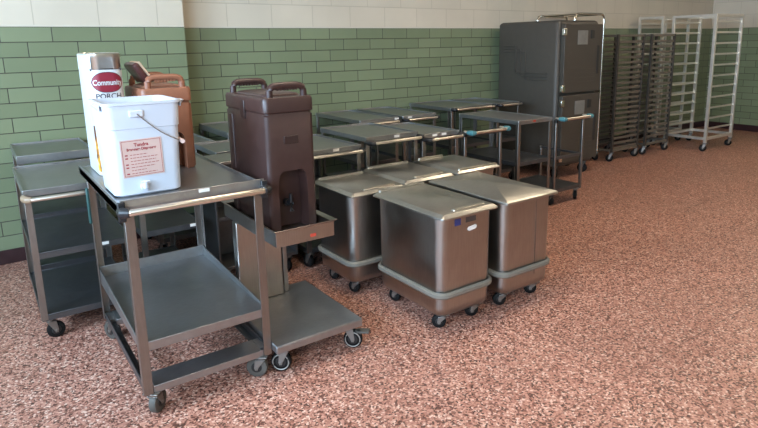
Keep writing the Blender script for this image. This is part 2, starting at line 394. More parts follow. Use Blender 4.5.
G1 = 'stainless utility carts parked along the tiled wall'
def utility_cart(label, x0, x1, y0, y1, ztop, shelves=(.14, .47), handle=True, bump='black_plastic', tag=None, back_rail=True, cz=.115, top='steel_top', lip=.034, sink=.012, hy=-.075, hz=-.035, rot_c=(0.3, -.2, .1, .4)):
    w, d = x1 - x0, y1 - y0
    t = thing('utility_cart', label, 'cart', ((x0 + x1) / 2, y0, 0), 0, G1)
    tray_mb(w, d, ztop, lip, sink=sink).build('top_tray', M[top], t, bevel=.002)
    ins = .018
    for sx in (-1, 1):
        for yy in (ins + .002, d - ins - .002):
            cx = sx * (w / 2 - ins)
            l = MB(); a = .030; th = .004
            ex = sx * 1
            ydir = 1 if yy < d / 2 else -1
            xo = cx + ex * a / 2
            yo = yy - ydir * a / 2
            l.box(min(xo, xo - ex * a), max(xo, xo - ex * a), min(yo, yo + ydir * th), max(yo, yo + ydir * th), cz, ztop - lip)
            l.box(min(xo, xo - ex * th), max(xo, xo - ex * th), min(yo + ydir * th, yo + ydir * a), max(yo + ydir * th, yo + ydir * a), cz, ztop - lip)
            l.build('leg', M['steel_post'], t, bevel=.001)
    for z in shelves:
        s = MB(); ww, a = w - .012, .006
        s.box(-ww / 2, ww / 2, a, d - a, z - .004, z)
        for (p, q, r0, r1) in ((-ww / 2, ww / 2, a, a + .006), (-ww / 2, ww / 2, d - a - .006, d - a), (-ww / 2, -ww / 2 + .006, a + .006, d - a - .006), (ww / 2 - .006, ww / 2, a + .006, d - a - .006)):
            s.box(p, q, r0, r1, z - .03, z + .004)
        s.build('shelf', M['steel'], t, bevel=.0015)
    if handle:
        zt = ztop + hz; hw = w / 2 - .004
        h = MB().tube([(-hw, .0, zt), (-hw, hy * .6, zt), (-hw + .012, hy * .9, zt), (-hw + .03, hy, zt), (hw - .03, hy, zt), (hw - .012, hy * .9, zt), (hw, hy * .6, zt), (hw, 0, zt)], .0115, 10)
        hh = h.build('push_handle', M['tube'], t)
        for s in (-1, 1):
            b = MB().tube([(s * hw, -.002, zt), (s * hw, hy * .5, zt), (s * (hw - .01), hy * .88, zt), (s * (hw - .028), hy * 1.0, zt)], [.016, .017, .017, .014], 10)
            b.build('corner_bumper', M[bump], hh)
    for k, (sx, yy) in enumerate(((-1, .04), (1, .04), (-1, d - .05), (1, d - .05))):
        caster(t, sx * (w / 2 - .04), yy, cz, .043, rot_c[k], 'rubber')
    if tag: 
        for (tx, zz) in tag: tag_on(t, tx * w / 2, 0 if zz == 0 else .006, ztop - .016 if zz == 0 else zz)
    return t

# ------------------------------------------------------------------ row of carts (front row)
utility_cart('three-shelf stainless cart at far left with tan handle bumpers, front cart of the left pair', .13, .60, 3.28, 4.02, .80, bump='bronze', tag=[(.4, .462)], rot_c=(-1.5, .2, -1.2, .3))
utility_cart('narrow three-shelf cart seen through the legs of the cart with the white bucket', .65, .99, 3.32, 3.98, .80, (.14, .465), handle=False, tag=[(.72, .458)])
# enclosed cabinet cart
t = thing('cabinet_cart', 'open-fronted steel cabinet cart with solid side panels, left of the dark brown dispenser', 'cart', (1.34, 3.34, 0))
MB().box(-.26, .26, 0, .28, .782, .80).build('top_panel', M['steel_top'], t, bevel=.003)
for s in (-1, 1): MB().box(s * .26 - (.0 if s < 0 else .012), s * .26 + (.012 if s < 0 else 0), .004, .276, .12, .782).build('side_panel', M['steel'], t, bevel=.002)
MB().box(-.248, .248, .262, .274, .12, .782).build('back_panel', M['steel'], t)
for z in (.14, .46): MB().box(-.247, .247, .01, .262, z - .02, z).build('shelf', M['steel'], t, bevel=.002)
for sx in (-1, 1):
    for yy in (.05, .22): caster(t, sx * .21, yy, .12, .043, .4 * sx)
utility_cart('low stainless cart in the second row behind the open steel cabinet cart', 1.22, 1.64, 3.68, 4.14, .80, handle=False)
utility_cart('stainless cart half hidden behind the dark brown dispenser, beside the lidded bins', 1.66, 2.10, 3.32, 3.96, .80, tag=[(.1, 0)], hy=-.06)
utility_cart('taller stainless cart with white-tagged lip, just right of the dark brown dispenser', 2.145, 2.60, 3.33, 3.98, .84, tag=[(.15, 0)])
utility_cart('stainless cart with two white tags on its lip, right of the taller single-tagged cart', 2.64, 3.00, 3.33, 3.97, .81, tag=[(-.35, 0), (.15, 0)])
def frame_cart(label, x0, x1, y0, y1, ztop, mids):
    w, d = x1 - x0, y1 - y0
    t = thing('frame_cart', label, 'cart', ((x0 + x1) / 2, y0, 0), 0, 'open frame carts with teal bumpers')
    for sx in (-1, 1):
        for yy in (.012, d - .012):
            MB().box(sx * (w / 2 - .012) - .012, sx * (w / 2 - .012) + .012, yy - .012, yy + .012, .115, (ztop - .012 if yy < .1 else mids[0])).build('leg', M['steel_post'], t, bevel=.003)
    h = MB(); hy = -.08
    h.tube([(-w / 2 + .012, .012, ztop), (-w / 2 + .012, hy + .03, ztop), (-w / 2 + .02, hy, ztop), (w / 2 - .02, hy, ztop), (w / 2 - .012, hy + .03, ztop), (w / 2 - .012, .012, ztop)], .0125, 10)
    hh = h.build('push_handle', M['tube'], t)
    f = MB().box(-w / 2, w / 2, 0, .022, ztop - .04, ztop - .012); f.build('top_rail', M['steel'], t, bevel=.002)
    for s in (-1, 1):
        MB().tube([(s * (w / 2 - .035), hy, ztop), (s * (w / 2 - .012), hy, ztop), (s * (w / 2 - .006), hy + .03, ztop), (s * (w / 2 - .008), hy + .05, ztop)], [.017, .021, .02, .016], 10).build('corner_bumper', M['teal'], hh)
    for z in mids:
        MB().box(-w / 2 + .024, w / 2 - .024, .002, .022, z - .025, z).build('mid_rail', M['steel'], t, bevel=.002)
        for s in (-1, 1): MB().box(s * (w / 2 - .012) - .008, s * (w / 2 - .012) + .008, .024, d - .024, z - .022, z - .003).build('mid_rail', M['steel'], t, bevel=.002)
    s = MB(); s.box(-w / 2 + .001, w / 2 - .001, .024, d - .024, .15, .154); s.box(-w / 2 + .024, w / 2 - .024, .001, .023, .125, .16); s.box(-w / 2 + .024, w / 2 - .024, d - .023, d - .001, .125, .16)
    s.build('shelf', M['steel'], t, bevel=.0015)
    for k, (sx, yy) in enumerate(((-1, .045), (1, .045), (-1, d - .05), (1, d - .05))): caster(t, sx * (w / 2 - .03), yy, .115, .043, (.2, -.9, .3, .2)[k])
    return t
frame_cart('open frame cart with teal bumpers, left of the two, in front of the back-row carts', 3.03, 3.44, 3.30, 3.85, .79, (.40,))
utility_cart('three-shelf stainless cart with a red tag, left of the right-hand teal-bumper frame', 3.645, 4.07, 3.31, 4.05, .82, (.14, .46), handle=False, sink=.004)
frame_cart('right-hand open frame cart with teal bumpers, before the tall grey cabinet', 4.11, 4.51, 3.30, 3.80, .80, (.455,))
# red tag on the three-shelf cart
for o in list(COL.objects):
    if o.get('label', '').startswith('three-shelf stainless cart with a red tag'): tag_on(o, -.02, 0, .806, .03, .016, 'red_tag', 'red_tag')
# back row
utility_cart('dusty cart against the wall at far left behind the tan-bumper cart', .16, .58, 4.10, 4.70, .845, handle=False, lip=.05)
utility_cart('back-row cart against the wall behind the tan dispenser', .93, 1.38, 4.16, 4.70, .80, handle=False)
utility_cart('back-row cart against the green tile directly behind the dark brown dispenser', 1.50, 2.02, 4.22, 4.90, .84, handle=False, lip=.045)
utility_cart('back-row cart left of the pair against the wall behind the taller cart', 2.60, 3.0, 4.12, 4.90, .84, handle=True, tag=[(.9, 0)], hy=-.05)
utility_cart('back-row cart right of the pair against the wall behind the tagged carts', 3.05, 3.43, 4.12, 4.90, .84, handle=True, tag=[(-.6, 0)], hy=-.05)
utility_cart('wide-topped back-row cart against the wall, second from the grey cabinet', 3.72, 4.28, 4.24, 4.91, .85, handle=True, hy=-.05, hz=-.016)
utility_cart('back-row cart tight against the left flank of the tall grey cabinet', 4.32, 4.66, 4.22, 4.90, .85, handle=True, hy=-.05, hz=-.016)

# ------------------------------------------------------------------ the near cart (carries bucket, urn, tan dispenser)
def near_cart():
    W, D = .57, .98
    t = thing('utility_cart', 'nearest tall stainless cart with deep lower tray, carrying the white bucket', 'cart', (.67, 2.29, 0), 0, G1)
    tray_mb(W, D, .889, .038, sink=.003).box(-W / 2, W / 2, -.001, .006, .85, .917).box(-W / 2, -W / 2 + .006, .006, D, .852, .899).box(W / 2 - .006, W / 2, .006, D, .852, .899).build('top_tray', M['steel_top'], t, bevel=.0025)
    for sx in (-1, 1):
        for yy, d in ((.0, 1), (D - .14, -1)):
            xo = sx * (W / 2 - .012); a, th = .036, .004
            l = MB()
            y0 = yy + .004
            y_f = y0 if d == 1 else y0 + a - th
            l.box(min(xo, xo - sx * a), max(xo, xo - sx * a), y_f, y_f + th, .105, .855)
            l.box(min(xo, xo - sx * th), max(xo, xo - sx * th), (y0 + th if d == 1 else y0), (y0 + a if d == 1 else y0 + a - th), .105, .855)
            o = l.build('leg', M['steel_post'], t, bevel=.0012)
            if sx == -1 and d == -1:
                MB().box(xo - .012, xo, y0 - .004, y0 + .022, .62, .80).build('teal_edge_guard', M['teal_dark'], o, bevel=.004)
    # lower tray: low front edge, raised back and sides
    sd = D - .10; s = MB(); w2 = W - .036; sz = .325
    s.box(-w2 / 2, w2 / 2, .012, sd, sz - .005, sz)
    s.box(-w2 / 2, w2 / 2, .009, .015, sz - .035, sz + .004)
    s.box(-w2 / 2, w2 / 2, sd - .008, sd, sz - .03, sz + .055)
    for q in (-1, 1):
        s.loft([[(q * w2 / 2, .012, sz - .03), (q * (w2 / 2 - .006), .012, sz - .03), (q * (w2 / 2 - .006), .012, sz + .006), (q * w2 / 2, .012, sz + .006)],
                [(q * w2 / 2, sd - .008, sz - .03), (q * (w2 / 2 - .006), sd - .008, sz - .03), (q * (w2 / 2 - .006), sd - .008, sz + .052), (q * w2 / 2, sd - .008, sz + .052)]])
    s.build('lower_tray', M['steel_top'], t, bevel=.002)
    # base frame
    for q in (-1, 1):
        b = MB(); xo = q * (W / 2 - .018)
        b.box(min(xo, xo - q * .035), max(xo, xo - q * .035), .006, D - .11, .105, .111)
        b.box(min(xo, xo - q * .005), max(xo, xo - q * .005), .044, D - .145, .105, .142)
        b.build('side_rail', M['steel'], t, bevel=.0012)
    for y0, y1 in ((.01, .135), (D - .24, D - .11)):
        b = MB(); b.box(-W / 2 + .055, W / 2 - .055, y0, y1, .126, .131); b.box(-W / 2 + .05, W / 2 - .05, y0 - .004, y0 + .002, .105, .136)
        b.box(-W / 2 + .02, -W / 2 + .055, y0 + .03, y1, .112, .131); b.box(W / 2 - .055, W / 2 - .02, y0 + .03, y1, .112, .131)
        b.build('cross_plate', M['steel_top'], t, bevel=.0015)
    zt, hy, hw = .877, -.05, W / 2 - .004
    hh = MB().tube([(-hw, .01, zt), (-hw, hy + .02, zt), (-hw + .02, hy, zt), (hw - .02, hy, zt), (hw, hy + .02, zt), (hw, .01, zt)], .0135, 12).build('push_handle', M['tube'], t)
    for q in (-1, 1):
        MB().tube([(q * (hw - .02), hy, zt), (q * hw, hy + .014, zt), (q * (hw + .001), -.004, zt - .002)], [.017, .021, .019], 10).build('corner_bumper', M['black_plastic'], hh)
        MB().box(q * hw - .014, q * hw + .014, -.014, -.001, .835, .912).build('corner_bracket', M['black_plastic'], hh, bevel=.004)
    tag_on(t, .03, -.001, .907, .042, .013)
    for k, (sx, yy) in enumerate(((-1, .028), (1, .028), (-1, D - .17), (1, D - .17))): caster(t, sx * (W / 2 - .052), yy, .105, .048, (-.75, .9, .5, 1.1)[k], 'grey_rubber', .032)
    return t
near_cart()

# ------------------------------------------------------------------ pedestal tray cart
def pedestal():
    t = thing('pedestal_cart', 'pedestal tray cart with low platform holding up the dark brown dispenser', 'cart', (1.15, 2.24, 0))
    b = MB(); x0, x1, d = -.205, .245, .60
    b.box(x0, x1, 0, d, .155, .160); b.box(x0, x1, 0, .006, .122, .155); b.box(x0, x0 + .006, .006, d, .122, .155); b.box(x1 - .006, x1, .006, d, .122, .155); b.box(x0, x1, d - .006, d, .122, .155)
    b.build('platform', M['steel_top'], t, bevel=.0025)
    MB().box(-.17, .07, .505, .56, .160, .603).build('column', M['steel_bin'], t, bevel=.006)
    MB().box(.08, .106, .52, .55, .160, .603).build('support_post', M['steel_post'], t, bevel=.004)
    # tray with flared lip
    tr = MB(); w0, w1, dd = -.178, .108, .63
    loops = []
    def rect(a, b_, c, e, z): return [(a, c, z), (b_, c, z), (b_, e, z), (a, e, z)]
    tr.loft([rect(w0 + .007, w1 - .007, .006, dd - .006, .612), rect(w0, w1, 0, dd, .615), rect(w0, w1, 0, dd, .680), rect(w0 - .012, w1 + .012, -.012, dd + .012, .689),
             rect(w0 - .012, w1 + .012, -.012, dd + .012, .692), rect(w0 + .008, w1 - .008, .008, dd - .008, .682), rect(w0 + .008, w1 - .008, .008, dd - .008, .640)])
    tr.build('dispenser_tray', M['steel_bin'], t, bevel=.0015)
    MB().box(-.165, .10, .5, .58, .603, .613).build('tray_bracket', M['steel_post'], t, bevel=.002)
    tag_on(t, .0, 0, .638, .028, .014, 'red_tag', 'red_sticker')
    for k, (x, y, r, br) in enumerate(((-.14, .055, .9, False), (.20, .06, -2.3, True), (-.14, .54, .4, False), (.20, .54, .3, False))):
        caster(t, x, y, .122, .047, r, 'rubber', .03, br, True)
pedestal()

# ------------------------------------------------------------------ insulated beverage dispensers
def dispenser(label, name_loc, w, d, h, m, md, lid_m, arch=True, handle_h=.062, rear=True):
    t = thing('beverage_dispenser', label, 'drink dispenser', name_loc)
    r = .022; hw = w / 2
    lz = h - .075
    # shell in plan: loop with an alcove notch in the front (y=0) up to z=az
    az, aw, ad = h * .46, w * .30, .085
    body = MB()
    def loop(z, notch, g=0.):
        W, D0, D1 = hw - g, 0 + g, d - g
        pts = []
        n = 5
        def arc(cx, cy, a0):
            for k in range(n + 1):
                a = math.radians(a0 + 90 * k / n); pts.append((cx + r * math.cos(a), cy + r * math.sin(a), z))
        # start at front centre going +x
        pts.append((0, D0 + (ad if notch else 0), z))
        pts.append((notch if notch else aw * .5, D0 + (ad if notch else 0), z))
        pts.append((notch if notch else aw, D0, z))
        arc(W - r, D0 + r, 270); arc(W - r, D1 - r, 0); arc(-W + r, D1 - r, 90); arc(-W + r, D0 + r, 180)
        pts.append((-(notch if notch else aw), D0, z))
        pts.append((-(notch if notch else aw * .5), D0 + (ad if notch else 0), z))
        return pts
    loops = [loop(0, aw, .006), loop(.01, aw), loop(az - .05, aw)]
    for k in range(1, 6):
        a = PI / 2 * k / 6
        loops.append(loop(az - .05 + .05 * math.sin(a), aw * (.55 + .45 * math.cos(a))))
    loops += [loop(az, aw * .52), loop(az + .0005, 0), loop(lz - .006, 0), loop(lz, 0, .005), loop(lz + .006, 0, .005)]
    body.loft(loops)
    body.build('body', m, t)
    # lid block with shoulder and rounded top
    lid = MB()
    cy = d / 2
    lid.loft([rrect(0, cy, w - .008, d - .008, .022, lz + .006), rrect(0, cy, w + .006, d + .006, .024, lz + .010), rrect(0, cy, w + .006, d + .006, .024, h - .012),
              rrect(0, cy, w - .004, d - .004, .022, h), ])
    lid.loft([rrect(0, cy, w * .78, d * .72, .03, h - .001), rrect(0, cy, w * .74, d * .70, .03, h + .009), rrect(0, cy, w * .55, d * .6, .03, h + .014)])
    lo = lid.build('lid', lid_m, t, bevel=.002)
    # arch handles front and rear
    for yy, on in ((.022, True), (d - .022, rear)):
        if not on: continue
        q = MB(); a_w = hw * .70; th = .015
        pts = []
        for k in range(13):
            a = PI * k / 12
            pts.append((a_w * math.copysign(abs(math.cos(a)) ** .45, math.cos(a)), yy, h + (handle_h - .012) * (math.sin(a) ** .45)))
        q.tube([(p[0], p[1], p[2]) for p in [(a_w, yy, h - .01)] + pts + [(-a_w, yy, h - .01)]], .0155, 10)
        for k in range(7):
            q.cyl((-a_w * .54 + k * a_w * .18, yy, h + handle_h - .028), 'y', .006, .02, 8)
        q.build('carry_handle', m, t)
    # recessed hem line, spigot, badge
    if arch:
        s = MB(); s.cyl((0, ad - .012, az * .42), 'y', .017, .03, 14); s.tube([(0, ad - .02, az * .42), (0, ad - .055, az * .42), (0, ad - .058, az * .30)], .011, 10); s.cyl((0, ad - .052, az * .50), 'z', .008, .05, 10)
        s.build('spigot', M['black_plastic'], t)
        MB().box(-.035, .035, -.003, .002, h * .66, h * .72).build('embossed_badge', md, t, bevel=.002)
    for s_ in (-1, 1):   # moulded side side latch ribs
        k = MB(); k.box(s_ * hw - .006, s_ * hw + .006, d * .8, d * .88, .02, lz - .02); k.build('side_rib', m, t, bevel=.004)
        k = MB(); k.box(s_ * hw - .007, s_ * hw + .007, d * .46, d * .56, lz - .03, h - .02); k.build('latch', md, t, bevel=.003)
    return t
dispenser('dark brown insulated drink dispenser standing in the pedestal cart tray', (1.117, 2.345, .6415), .235, .47, .607, M['brown'], M['brown_dark'], M['brown'])
dispenser('tan insulated drink dispenser with arched handle behind the white bucket', (.742, 2.87, .8872), .225, .36, .395, M['tan'], M['tan'], M['tan'])

# loose lid leaning against the urn, resting on the tan dispenser
t = thing('dispenser_lid', 'loose maroon lid with cream gasket leaning on the tan dispenser', 'lid', (.690, 3.06, 1.306))
Rm_ = Matrix.Rotation(math.radians(-33), 4, 'Y')
MB().loft([rrect(0, 0, .022, .20, .010, 0), rrect(0, 0, .030, .21, .012, .008), rrect(0, 0, .030, .21, .012, .098), rrect(0, 0, .018, .19, .008, .108)]).xform(Rm_).build('shell', M['maroon'], t, bevel=.002)
MB().loft([rrect(.021, 0, .012, .19, .005, .006), rrect(.021, 0, .012, .19, .005, .102)]).xform(Rm_).build('gasket', M['tan_edge'], t, bevel=.002)

# ------------------------------------------------------------------ tea urn
def urn():
    t = thing('tea_urn', 'tall slim steel tea urn in a white wrap reading Community Porch', 'drink urn', (.503, 2.93, .8872))
    w, d, h = .140, .325, .562; r = .046; cy = d / 2
    MB().loft([rrect(0, cy, w, d, r, 0, 10), rrect(0, cy, w, d, r, h - .03, 10), rrect(0, cy, w + .004, d + .004, r, h - .026, 10), rrect(0, cy, w + .004, d + .004, r, h - .004, 10), rrect(0, cy, w - .01, d - .01, r - .004, h, 10), rrect(0, cy, w - .02, d - .02, r - .008, h - .012, 10)]).build('steel_body', M['tube'], t)
    lp0 = rrect(0, cy, w + .003, d + .003, r, .004, 10); lp1 = [(a, b, h - .075) for a, b, c in lp0]
    wr = MB().loft([lp0, lp1], False, False).build('wrap', M['wrap'], t)
    # wrap on the left side runs up higher, under the rim
    idx = [i for i, p in enumerate(lp0) if p[0] < -w / 2 + r * .35]
    m = MB(); lo = [(lp0[i][0] * 1.012, cy + (lp0[i][1] - cy) * 1.006, h - .075) for i in idx]; hi = [(a, b, h - .006) for a, b, c in lo]
    for i in range(len(lo) - 1):
        m.bm.faces.new([m.bm.verts.new(v) for v in (lo[i], lo[i + 1], hi[i + 1], hi[i])])
    m.build('side_flap', M['wrap'], t)
    # picture low on the left half
    m = MB(); lo = [(lp0[i][0] * 1.02, cy + (lp0[i][1] - cy) * 1.008, .02) for i in idx if lp0[i][1] < cy * 1.2]
    hi = [(a, b, .235) for a, b, c in lo]
    for i in range(len(lo) - 1):
        m.bm.faces.new([m.bm.verts.new(v) for v in (lo[i], lo[i + 1], hi[i + 1], hi[i])])
    m.build('printed_picture', M['picture'], t)
    # oval badge and lettering, bent round the rounded front
    def on_front(x):   # y of the wrap at x
        xa = abs(x); q = (w + .003) / 2
        f = q - r
        if xa <= f: return cy - (d + .003) / 2
        return cy - (d + .003) / 2 + r - math.sqrt(max(0, r * r - (xa - f) ** 2))
    def bend(o, off):
        me = o.data; mw = Matrix.Translation(o.location) @ o.rotation_euler.to_matrix().to_4x4()
        for v in me.vertices:
            p = mw @ v.co; v.co = Vector((p.x, on_front(p.x) - off + (p.y), p.z))
        o.location = (0, 0, 0); o.rotation_euler = (0, 0, 0)
    def oval(name, a, b, zc, mat, off):
        m = MB(); N_ = 24; K = 14
        for j in range(K):
            for s in (0,): pass
        cols = []
        for j in range(N_ + 1):
            x = -a + 2 * a * j / N_; hh = b * (max(0, 1 - (x / a) ** 4) ** .5) * (.72 + .28 * (1 - (x / a) ** 2)) + .0005
            cols.append((x, hh))
        vs = [(m.bm.verts.new((x, on_front(x) - off, zc - hh)), m.bm.verts.new((x, on_front(x) - off, zc + hh))) for x, hh in cols]
        for A, B in zip(vs, vs[1:]): m.bm.faces.new((A[0], B[0], B[1], A[1]))
        m.build(name, mat, t)
    zc = .431
    oval('badge_border', .0655, .046, zc, M['ink'], .0012)
    oval('badge', .0635, .0435, zc, M['logo_red'], .002)
    o = text_mesh('badge_lettering', 'Community', .034, .0004, M['wrap'], t, (0, 0, zc - .002), sx=.74, bold=.0006); bend(o, .0028)
    o = text_mesh('small_crest', 'C C C', .012, .0004, M['pink_label'], t, (0, 0, zc + .033), sx=1.2); bpy.data.objects.remove(o)
    o = text_mesh('wrap_lettering', 'PORCH', .034, .0004, M['ink'], t, (0, 0, .367), sx=.95, bold=.0004); bend(o, .0012)
    m = MB()
    for s in (-1, 1):
        m.box(s * .06 - .005, s * .06 + .005, on_front(.06) - .002, on_front(.06) + .001, h - .080, h - .068)
    m.box(-.03, .03, on_front(0) - .0015, on_front(0), h - .073, h - .070)
    m.build('wrap_hem', M['ink'], t)
urn()

# ------------------------------------------------------------------ white beverage bucket
def bucket():
    t = thing('beverage_bucket', 'milky white square drink bucket with red-printed label and wire bail', 'bucket', (.533, 2.425, .8872))
    w0, w1, d0, h = .258, .282, .27, .375; cy = .16; r = .035
    d1 = d0 + .03
    def lp(f, z, g=0.): return rrect(0, cy, w0 + (w1 - w0) * f + g, d0 + (d1 - d0) * f + g, r, z, 6)
    MB().loft([lp(0, 0, -.02), lp(0, .008), lp(.7, .27), lp(.7, .272, .006), lp(1, h - .012, .006), lp(1, h - .010, .016), lp(1, h, .016), lp(1, h, -.008), lp(.7, .27, -.012), lp(0, .012, -.012)]).build('shell', M['white_plastic'], t)
    # pouring ears at the rim corners
    for s in (-1, 1):
        MB().loft([[(s * .150, .03, h - .03), (s * .150, .11, h - .03), (s * .150, .11, h - .002), (s * .150, .03, h - .002)],
                   [(s * .155, .045, h - .022), (s * .155, .10, h - .022), (s * .172, .10, h - .004), (s * .172, .045, h - .004)]]).build('rim_ear', M['white_plastic'], t, bevel=.003)
    yf = cy - (d0 + (d1 - d0) * .8) / 2 - .004
    MB().box(-.055, .000, yf - .008, yf + .004, h - .060, h - .030).build('bail_boss', M['white_plastic'], t, bevel=.006)
    yb = cy + (d0 + (d1 - d0) * .8) / 2 + .004
    MB().box(-.030, .030, yb - .004, yb + .008, h - .075, h - .040).build('bail_boss', M['white_plastic'], t, bevel=.006)
    # bail hanging to the right
    A = Vector((-.026, yf - .010, h - .045)); B = Vector((.138, yf - .008, h - .170)); C = Vector((.138, yb + .008, h - .170)); D = Vector((.0, yb + .010, h - .055))
    pts = []
    for k in range(9):
        f = k / 8; p = A.lerp(B, f); p.z -= .014 * math.sin(PI * f); pts.append(p)
    for k in range(1, 8):
        f = k / 8; p = B.lerp(C, f); p.x += .006 * math.sin(PI * f); pts.append(p)
    for k in range(9):
        f = k / 8; p = C.lerp(D, f); p.z -= .014 * math.sin(PI * f); pts.append(p)
    b = MB().tube(pts, .0022, 8).build('wire_bail', M['steel_post'], t)
    MB().tube([B + Vector((0, -.006, 0)), B + Vector((.004, .02, 0)), B.lerp(C, .5) + Vector((.006, 0, 0)), C + Vector((.004, -.02, 0)), C], .0085, 10).build('bail_grip', M['pink_label'], b)
    # front faucet
    MB().cyl((-.022, .022, .036), 'y', .016, .05, 16).cyl((-.022, -.008, .048), 'z', .010, .03, 12).box(-.038, -.006, -.015, -.002, .058, .064).build('faucet', M['white_plastic'], t, bevel=.002)
    # label tilted with the wall of the bucket
    yl = cy - d0 / 2
    slope = math.atan2((d1 - d0) / 2, h)
    R = Matrix.Translation((-.018, yl - .0075, .155)) @ Matrix.Rotation(slope, 4, 'X') @ Matrix.Rotation(math.radians(-1.5), 4, 'Y')
    lab = MB().box(-.078, .078, -.001, .001, -.075, .075).xform(R).build('printed_label', M['pink_label'], t)
    bd = MB()
    for (x0, x1, z0, z1) in ((-.073, .073, .069, .0705), (-.073, .073, -.0705, -.069), (-.073, -.0715, -.069, .069), (.0715, .073, -.069, .069)): bd.box(x0, x1, -.0016, -.001, z0, z1)
    bd.xform(R).build('label_border', M['red_ink'], lab)
    def words(name, body, size, z, bold, sx=1.):
        o = text_mesh(name, body, size, .0002, M['red_ink'], lab, (0, -.0015, z), sx=sx, bold=bold)
        o.data.transform(R @ Matrix.Translation((0, -.0015, z)) @ Matrix.Rotation(PI / 2, 4, 'X')); o.location = (0, 0, 0); o.rotation_euler = (0, 0, 0)
    words('label_lettering', 'Tundra', .0185, .053, .0006); words('label_lettering', 'Beverage Dispenser', .0150, .036, .0005, .92)
    fine = MB(); rnd = random.Random(3)
    z = .014
    for row in range(7):
        x = -.045
        if row in (0, 1, 3, 4, 6): fine.box(-.064, -.054, -.0016, -.001, z - .002, z + .003)
        end = (.02, .06, .05, .062, .045, .01, .05)[row]
        while x < end:
            l = rnd.uniform(.006, .014); fine.box(x, min(x + l, end), -.0015, -.001, z - .001, z + .0012); x += l + .003
        z -= .0125
    fine.xform(R).build('fine_print', M['red_ink'], lab)
bucket()

# ------------------------------------------------------------------ lidded ingredient bins
GB = 'stainless lidded bins on casters'
def bin_(label, x0, x1, y0, y1, kind=0, z=.640, marks=False, seam=False, rots=(.3, .9, .2, .5)):
    w, d = x1 - x0, y1 - y0
    t = thing('ingredient_bin', label, 'bin', ((x0 + x1) / 2, y0, 0), 0, GB)
    cy = d / 2; bw, bd = w - .012, d - .05
    r = .055
    MB().loft([rrect(0, cy, bw - .10, bd - .10, r - .02, .078), rrect(0, cy, bw - .05, bd - .05, r - .01, .080), rrect(0, cy, bw - .014, bd - .014, r, .098), rrect(0, cy, bw - .006, bd - .006, r, .13),
               rrect(0, cy, bw, bd, r, z - .03), rrect(0, cy, bw - .01, bd - .01, r, z - .025)]).build('tub', M['steel_bin'], t)
    lp = rrect(0, cy, bw + .022, bd + .022, r + .008, .232, 6)
    loops = [[(p[0] * 1.0, p[1], .206 + dz) for p in rrect(0, cy, bw + 2 * dx, bd + 2 * dx, r + dx, 0, 6)] for dx, dz in ((.001, -.016), (.012, -.016), (.019, -.008), (.019, .008), (.012, .016), (.001, .016))]
    MB().loft(loops, False, False).build('bumper_band', M['bumper'], t)
    lid = MB()
    if kind == 1:
        lid.loft([rrect(0, cy, w - .01, d - .01, .008, z - .026, 3), rrect(0, cy, w + .012, d + .012, .010, z - .024, 3), rrect(0, cy, w + .012, d + .012, .010, z - .012, 3), rrect(0, cy, w - .004, d - .004, .008, z - .006, 3), rrect(0, cy + .02, .006, .10, .002, z + .016, 3)])
    else:
        lid.loft([rrect(0, cy, w - .006, d - .006, .012, z - .026, 3), rrect(0, cy, w + .006, d + .006, .014, z - .024, 3), rrect(0, cy, w + .006, d + .006, .014, z - .016, 3), rrect(0, cy, w - .030, d - .030, .012, z, 3)])
    lo = lid.build('lid', M['steel_lid'], t, bevel=.0015)
    if kind == 0:
        MB().loft([rrect(.02, .045, w - .16, .030, .006, z - .004, 3), rrect(.02, .045, w - .17, .024, .006, z + .008, 3)]).build('lid_hem', M['tube'], lo, bevel=.001)
        MB().loft([rrect(0, d - .022, w - .05, .022, .006, z - .006, 3), rrect(0, d - .022, w - .06, .016, .006, z + .012, 3)]).build('lid_hinge', M['steel_lid'], lo, bevel=.001)
    if kind == 2:
        MB().loft([rrect(0, .022, w - .04, .022, .006, z - .008, 3), rrect(0, .022, w - .05, .016, .006, z + .010, 3)]).build('lid_hem', M['tube'], lo, bevel=.001)
        MB().loft([rrect(-.05, d - .020, w - .16, .020, .006, z - .006, 3), rrect(-.05, d - .020, w - .17, .014, .006, z + .016, 3)]).build('lid_hinge', M['tube'], lo, bevel=.001)
    yf = cy - bd / 2
    if marks:
        MB().box(-.090, -.050, yf - .0015, yf + .001, z - .075, z - .040).build('blue_sticker', M['blue_sticker'], t)
        MB().box(-.015, .055, yf - .001, yf + .001, z - .070, z - .042).build('stamped_plate', M['steel'], t)
        MB().loft([rrect(0, 0, .062, .022, .010, 0, 4), rrect(0, 0, .062, .022, .010, .0015, 4)]).xform(Matrix.Translation((.03, yf + .0005, z - .105)) @ Matrix.Rotation(PI / 2, 4, 'X') @ Matrix.Rotation(.12, 4, 'Z')).build('white_sticker', M['white'], t)
    if seam:
        MB().box(.058, .061, yf - .001, yf + .001, .16, z - .03).build('weld_seam', M['steel_post'], t)
    for k, (sx, yy) in enumerate(((-1, .085), (1, .085), (-1, d - .13), (1, d - .13))):
        caster(t, sx * (w / 2 - .075), yy, .084, .038, rots[k], 'rubber', .028)
    return t
bin_('nearest lidded steel bin, with blue and white stickers on its front', 1.775, 2.155, 2.085, 2.70, 0, marks=True, rots=(.9, 1.1, .3, 1.0))
bin_('lidded steel bin with a creased pyramid lid, right of the stickered bin', 2.222, 2.63, 2.085, 2.74, 1, seam=True, rots=(1.0, .9, .4, .3))
bin_('lidded steel bin beside the pedestal tray cart, left of the stickered bin', 1.655, 2.045, 2.735, 3.20, 0, rots=(.4, .2, .2, .1))
bin_('lidded steel bin in the middle of the rear bins, touching the stickered bin', 2.075, 2.475, 2.79, 3.28, 0)
bin_('rearmost right lidded steel bin with raised light lid edges', 2.512, 2.905, 2.80, 3.28, 2)

